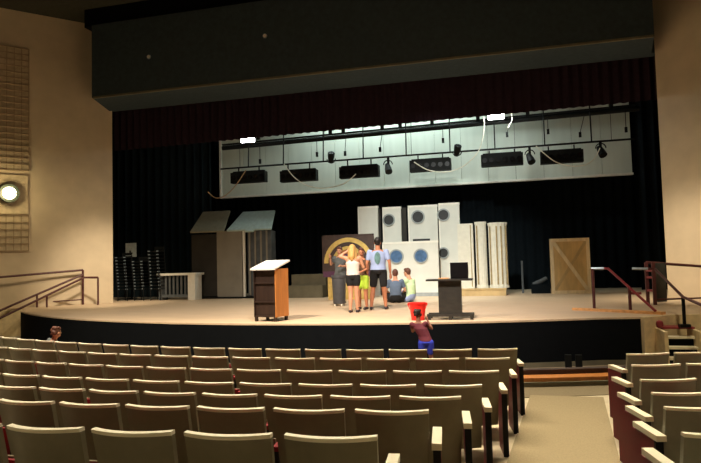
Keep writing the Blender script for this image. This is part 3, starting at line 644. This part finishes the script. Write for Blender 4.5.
def person(label, loc, rz, h, skin, hair, top, bottom, J=None, hairstyle='short', sleeve=.55, shorts=.6, shoe='shoe', face=True, wide=1.0, headturn=0, tank=False, printed=False, seat_h=None):
    t = thing('person', label, 'person', loc, rz)
    D = dict(pelvis=(0,0,.53), waist=(0,.0,.62), chest=(0,0,.73), neck=(0,-.005,.825), head=(0,.01,.932),
             shl=(-.105,0,.805), shr=(.105,0,.805), ell=(-.135,-.01,.64), elr=(.135,-.01,.64), hal=(-.14,.04,.49), har=(.14,.04,.49),
             hil=(-.052,0,.515), hir=(.052,0,.515), knl=(-.058,.01,.285), knr=(.058,.01,.285), anl=(-.062,-.01,.045), anr=(.062,-.01,.045),
             tol=(-.07,.10,.018), tor=(.07,.10,.018))
    D.update(J or {}); P = {k: Vector(v)*h for k, v in D.items()}
    R = lambda k, rx, ry, dz=0: (P[k]+Vector((0,0,dz*h)), rx*h*wide, ry*h*wide)
    torso = [R('pelvis',.06,.05,-.035), R('pelvis',.098,.07), R('waist',.08,.058), R('chest',.095,.066), R('neck',.098,.052,-.025), R('neck',.045,.042,.005), ]
    bm = bmesh.new(); rings(bm, torso)
    limb(bm, [P['neck'], P['neck'].lerp(P['head'],.6)], [.036*h,.033*h])
    HM = Matrix.Rotation(headturn,3,'Z')
    hp = lambda x, y, z: P['head'] + HM @ Vector((x*h, y*h, z*h))
    sph(bm, hp(0,-.004,.008), (.043*h,.054*h,.058*h)); sph(bm, hp(0,.012,-.03), (.033*h,.038*h,.037*h))
    sph(bm, hp(0,.052,-.012), (.008*h,.013*h,.014*h), 6)
    for s in (-1,1): sph(bm, hp(s*.044,-.004,-.01), (.007*h,.012*h,.018*h), 6)
    for s, c in (('l',-1),('r',1)):
        limb(bm, [P['chest'].lerp(P['sh'+s],.8), P['sh'+s], P['sh'+s].lerp(P['el'+s],.4), P['el'+s], P['el'+s].lerp(P['ha'+s],.3), P['ha'+s]], [.035*h,.031*h,.027*h,.021*h,.022*h,.0145*h])
        limb(bm, [P['hi'+s], P['hi'+s].lerp(P['kn'+s],.4), P['kn'+s], P['kn'+s].lerp(P['an'+s],.3), P['an'+s]], [.056*h,.048*h,.033*h,.034*h,.021*h])
        limb(bm, [P['an'+s]-Vector((0,.02*h,.022*h)), P['an'+s].lerp(P['to'+s],.5), P['to'+s]], [.02*h,.022*h,.016*h])
        d = (P['ha'+s]-P['el'+s]).normalized(); sd = Vector((0,1,0)) if abs(d.y) < .8 else Vector((1,0,0))
        sd = (sd-d*sd.dot(d)).normalized(); n = d.cross(sd)*(-c)
        w0 = P['ha'+s]; limb(bm, [w0, w0+d*.03*h, w0+d*.05*h], [.014*h,.019*h,.021*h])
        for k, L in enumerate((.038,.045,.042,.032)):
            b = w0+d*.048*h+sd*(.017-.0115*k)*h; limb(bm, [b, b+d*L*.5*h+n*.004*h, b+d*L*h*.9+n*.014*h], [.0066*h,.006*h,.0052*h])
        b = w0+d*.018*h+sd*.016*h; limb(bm, [b, b+d*.022*h+sd*.016*h, b+d*.042*h+sd*.014*h+n*.008*h], [.008*h,.007*h,.006*h])
    fused('body', bm, skin, t, .0075)
    # top
    bm = bmesh.new(); g = .008*h
    zt = [R('pelvis',.102,.075,.015), R('waist',.092,.068), R('chest',.103,.073), R('neck',.100 if not tank else .075,.056,-.028 if not tank else -.05)]
    if not tank: zt.append(R('neck',.05,.047,-.004))
    rings(bm, zt)
    if not tank:
        for s in 'lr': e = P['sh'+s].lerp(P['el'+s], sleeve); limb(bm, [P['chest'].lerp(P['sh'+s],.8), P['sh'+s], e], [.040*h,.036*h,.032*h])
    else:
        for c in (-1,1): limb(bm, [P['neck']+Vector((c*.055*h,-.03*h,-.05*h)), P['neck']+Vector((c*.055*h,0,-.005*h)), P['neck']+Vector((c*.05*h,.035*h,-.05*h))], [.016*h]*3)
    tp = fused('shirt' if not tank else 'tank_top', bm, top, t, .011)
    if printed:
        c = P['chest']; bm = sheet(lambda s,q: c+Vector(((s-.5)*.085*h*math.sqrt(max(.02,1-(2*q-1)**2)), -.0735*h*wide-.008+.016*(2*s-1)**2*h*.5, (q-.6)*.17*h)), 6, 10, lambda s,q: Vector((0,.03,0))); obj('shirt_print', bm, 'teeprint', tp, smooth=True)
    bm = bmesh.new(); rings(bm, [R('pelvis',.08,.06,-.04), R('pelvis',.106,.078), R('waist',.09,.067,-.035)])
    for s in 'lr': e = P['hi'+s].lerp(P['kn'+s], shorts); limb(bm, [P['hi'+s], P['hi'+s].lerp(P['kn'+s],.3), e], [.063*h,.060*h,.053*h])
    fused('shorts', bm, bottom, t, .011)
    # hair
    bm = bmesh.new(); sph(bm, hp(0,-.014,.020), (.049*h,.056*h,.057*h)); sph(bm, hp(0,.02,.046), (.038*h,.035*h,.026*h))
    if hairstyle == 'long':
        limb(bm, [hp(0,-.035,.02), hp(0,-.05,-.05), P['neck']+Vector((0,-.05*h,.0)), P['chest']+Vector((0,-.066*h,.05*h))], [.048*h,.050*h,.046*h,.024*h])
        for s in (-1,1): limb(bm, [hp(s*.036,-.01,.02), hp(s*.046,-.015,-.05), P['neck']+Vector((s*.05*h,-.03*h,-.03*h))], [.022*h,.022*h,.018*h])
    elif hairstyle == 'bun': sph(bm, hp(0,-.05,.062), (.027*h,.027*h,.026*h)); sph(bm, hp(0,-.03,-.012), (.042*h,.036*h,.034*h))
    elif hairstyle == 'curly':
        for k in range(22):
            q = random.uniform(0,2*PI); z = random.uniform(-.03,.06); r = .05*math.sqrt(max(.1,1-(z/.075)**2)); 
            if math.sin(q) < .55: sph(bm, hp(r*math.cos(q), -.012+r*math.sin(q), .012+z), .02*h, 6)
    else: sph(bm, hp(0,-.032,-.012), (.041*h,.03*h,.032*h))
    fused('hair', bm, hair, t, .010)
    for s in (-1,1):
        bm = bmesh.new(); sph(bm, hp(s*.018,.046,.002), .0062*h, 6); obj('eye', bm, 'eye', t)
        bm = bmesh.new(); P0 = 'an'+('l' if s < 0 else 'r'); T0 = 'to'+('l' if s < 0 else 'r')
        limb(bm, [P[P0]-Vector((0,.022*h,.024*h)), P[P0].lerp(P[T0],.55)-Vector((0,0,.004*h)), P[T0]+(P[T0]-P[P0]).normalized()*.008*h], [.0235*h,.0255*h,.02*h]); fused('shoe', bm, shoe, t, .010)
    bm = bmesh.new(); sph(bm, hp(0,.047,-.042), (.014*h,.006*h,.004*h), 6); obj('mouth', bm, 'lip', t)
    return t
def spot_on(u, v): p = on(u, v, SZ); return (p.x, p.y, SZ)
person('man in light blue tee and black shorts, seen from behind on stage', spot_on(379.5,309.5), .12, 1.74, 'skinb', 'blackh', 'tee', 'blackc', printed=True, wide=1.13, shorts=.72, sleeve=.6,
       J=dict(hil=(-.058,0,.515), hir=(.058,0,.515), knl=(-.085,.02,.285), knr=(.07,.0,.285), anl=(-.11,-.02,.045), anr=(.09,.0,.045), tol=(-.125,.08,.018), tor=(.10,.11,.018),
              ell=(-.155,-.02,.64), elr=(.16,-.02,.64), hal=(-.16,.06,.49), har=(.165,.03,.49), shl=(-.118,0,.80), shr=(.118,0,.80)))
person('blond woman in white tank top and black shorts, elbow raised, seen from behind', spot_on(354,312.5), .05, 1.56, 'skin', 'blond', 'tank', 'blackc', tank=True, hairstyle='long', shorts=.42,
       J=dict(ell=(-.20,.02,.83), hal=(-.10,.06,.90), elr=(.155,.04,.66), har=(.10,.14,.70), knl=(-.04,.0,.285), knr=(.045,.01,.285), anl=(-.045,-.03,.045), anr=(.05,.02,.045), tol=(-.05,.08,.018), tor=(.06,.13,.018)))
person('girl in brown top and lime green shorts between the blond woman and man', spot_on(363.2,309.3), 2.95, 1.50, 'skinb', 'brownh', 'brownc', 'lime', hairstyle='bun', shorts=.66, sleeve=.3, headturn=.5, wide=1.08,
       J=dict(elr=(.12,.05,.67), har=(.05,.15,.72), ell=(-.12,.04,.66), hal=(-.06,.14,.62)))
person('person in grey tee standing behind the trash barrel, facing the group', spot_on(341,303.5), 3.0, 1.62, 'skin', 'brownh', 'greyc', 'greyc', hairstyle='short', 
       J=dict(elr=(.15,.05,.69), har=(.13,.12,.80), ell=(-.15,.03,.65), hal=(-.10,.14,.66)))
SIT = dict(pelvis=(0,0,.075), waist=(0,-.02,.165), chest=(0,-.01,.275), neck=(0,.01,.37), head=(0,.035,.475), shl=(-.105,.005,.35), shr=(.105,.005,.35),
           hil=(-.055,.03,.06), hir=(.055,.03,.06), knl=(-.17,.20,.14), knr=(.17,.20,.14), anl=(.05,.22,.035), anr=(-.05,.28,.035), tol=(.14,.25,.02), tor=(-.14,.31,.02),
           ell=(-.15,.04,.20), elr=(.15,.04,.20), hal=(-.10,.17,.15), har=(.10,.17,.15))
person('person in slate blue tee sitting on the stage floor, back to the seats', spot_on(396,303), .15, 1.72, 'skin', 'brownh', 'bluec', 'blackc', J=SIT, shorts=.75)
SIT['knl'] = (-.11,.22,.14); SIT['knr'] = (.11,.22,.14)
SIT2 = dict(SIT); SIT2.update(knl=(-.10,.22,.16), knr=(.10,.22,.16), ell=(-.13,.1,.22), hal=(-.06,.22,.22), head=(0,.05,.475))
person('person in pale lime tee sitting on the stage floor, turned left', spot_on(410.5,302), 1.15, 1.76, 'skin', 'brownh', 'palelime', 'tee', J=SIT2, shorts=.75)
# child in front of the stage
cp = at(424,345,10.55)
person('child in dusky red top and royal blue shorts leaning at the stage front', (cp.x,10.55,.009), .1, 1.16, 'skind', 'blackh', 'pinkc', 'royal', hairstyle='curly', shorts=.6, sleeve=.35, headturn=-.5,
       J=dict(pelvis=(.03,0,.51), waist=(.01,.02,.60), chest=(-.045,.03,.71), neck=(-.075,.045,.80), head=(-.075,.06,.925), shl=(-.175,.03,.775), shr=(.03,.03,.785), elr=(.12,.10,.70), har=(.06,.15,.82), ell=(-.17,.12,.66), hal=(-.10,.22,.70),
              hil=(-.025,0,.50), hir=(.085,0,.50), knl=(-.03,.02,.28), knr=(.10,.02,.28)))
# person in the front row on the left: only the head shows over the seats
R, w, ph = ROWS[0]
def px_u(p): q = p-Vector((0,0,EYE)); return q.dot(RT)/q.dot(FW)*FPX+350.5
k = min(range(CNT[0]), key=lambda k: abs(px_u(pol(R-.48, ph-(w/R)*k-.24/R, 1.0))-56))
a = ph-(w/R)*k-.24/R; b = pol(R-.48, a)
SEAT = dict(pelvis=(0,0,.31), waist=(.02,-.03,.40), chest=(.08,-.05,.50), neck=(.12,-.045,.585), head=(.17,-.03,.69), shl=(.015,-.04,.58), shr=(.22,-.04,.54), hil=(-.05,.03,.30), hir=(.05,.03,.30), knl=(-.06,.26,.31), knr=(.06,.26,.31),
            anl=(-.06,.27,.045), anr=(.06,.27,.045), tol=(-.065,.38,.018), tor=(.065,.38,.018), ell=(-.06,.02,.43), elr=(.23,.02,.42), hal=(-.07,.16,.38), har=(.07,.16,.38))
person('person with brown hair sitting in the front row at far left', (b.x,b.y,b.z), a, 1.34, 'skin', 'brownh', 'greyc', 'blackc', J=SEAT, shorts=.8, hairstyle='curly')

# ------------------------------------------------------------------ light
def spot(name, loc, to, e, c, ang, blend=1, size=.3):
    d = bpy.data.lights.new(name,'SPOT'); d.energy = e; d.color = c; d.spot_size = ang; d.spot_blend = blend; d.shadow_soft_size = size
    o = bpy.data.objects.new(name, d); col.objects.link(o); o.location = loc; o.rotation_euler = (Vector(to)-Vector(loc)).to_track_quat('-Z','Y').to_euler(); return o
def area(name, loc, to, e, c, sx, sy):
    d = bpy.data.lights.new(name,'AREA'); d.energy = e; d.color = c; d.shape = 'RECTANGLE'; d.size = sx; d.size_y = sy
    o = bpy.data.objects.new(name, d); col.objects.link(o); o.location = loc; o.rotation_euler = (Vector(to)-Vector(loc)).to_track_quat('-Z','Y').to_euler(); return o
WARM = (1,.78,.47)
spot('aimed_fill_left', (-8.2,11.5,9.6), (-13.9,17.9,.4), 1100, WARM, .85)  # unseen spot added in place of stage spill on the left wall
spot('aimed_fill_left', (-9.0,13.0,7.2), (-13.55,18.4,.9), 3300, (1,.84,.62), .62)  # narrow unseen spot added to brighten the wall foot by the opening
spot('aimed_fill_right', (-.6,10.5,9.6), (4.9,17.9,.2), 1100, WARM, .85)  # matching unseen spot added for the right wall
spot('aimed_fill_right', (.6,13.0,7.2), (4.7,18.0,.9), 2500, (1,.84,.62), .66)  # narrow unseen spot added to brighten the right wall low down
spot('unseen_front_spot', (-1.0,6.0,10.3), (-2.2,14.0,SZ), 8200, (1,.87,.77), .85, 1, .4)
spot('unseen_front_spot', (-7.0,5.0,10.3), (-6.0,12.8,SZ), 9000, (1,.87,.70), 1.10, 1, .4)
spot('unseen_front_spot', (-2.5,7.0,10.3), (-2.3,20.6,2.3), 7500, (.95,1,.93), .50, .8, .4)  # cool unseen spot added to brighten the white flats
spot('aimed_fill_right', (2.6,7.5,10.4), (3.2,12.7,.5), 1500, WARM, .34)  # unseen spot added to lift the tan stage front at right
spot('aimed_fill_left', (-10.0,9.5,10.4), (-15.3,15.7,.4), 1200, WARM, .38)  # unseen spot added to lift the tan stage front at left
spot('unseen_stage_fill', (-2.2,20.0,8.3), (-2.4,18.0,SZ), 700, (.95,1,.94), 1.2, 1, .3)  # cool unseen spot added to lighten the flats and rear deck
area('shell_wash_fill', (-4.1,21.3,8.2), (-4.1,22.4,5.6), 200, (.84,1,.95), 6, .3)  # area light added out of sight above the valance to wash the shell
for k, x in enumerate((-7.5,-4.0,-.5,2.5)):
    a = area('house_ceiling_light', (x,11.2,10.5), (x,5.8,0), 300, (1,.86,.60), 2.4, 1.0); a.data.spread = 1.3
w = bpy.data.worlds.new('world'); scene.world = w; w.use_nodes = True
w.node_tree.nodes['Background'].inputs['Color'].default_value = (.5,.45,.4,1); w.node_tree.nodes['Background'].inputs['Strength'].default_value = .004
vs = scene.view_settings; vs.view_transform = 'Standard'; vs.look = 'None'; vs.exposure = 0; vs.gamma = 1
try: vs.use_curve_mapping = False
except Exception: pass
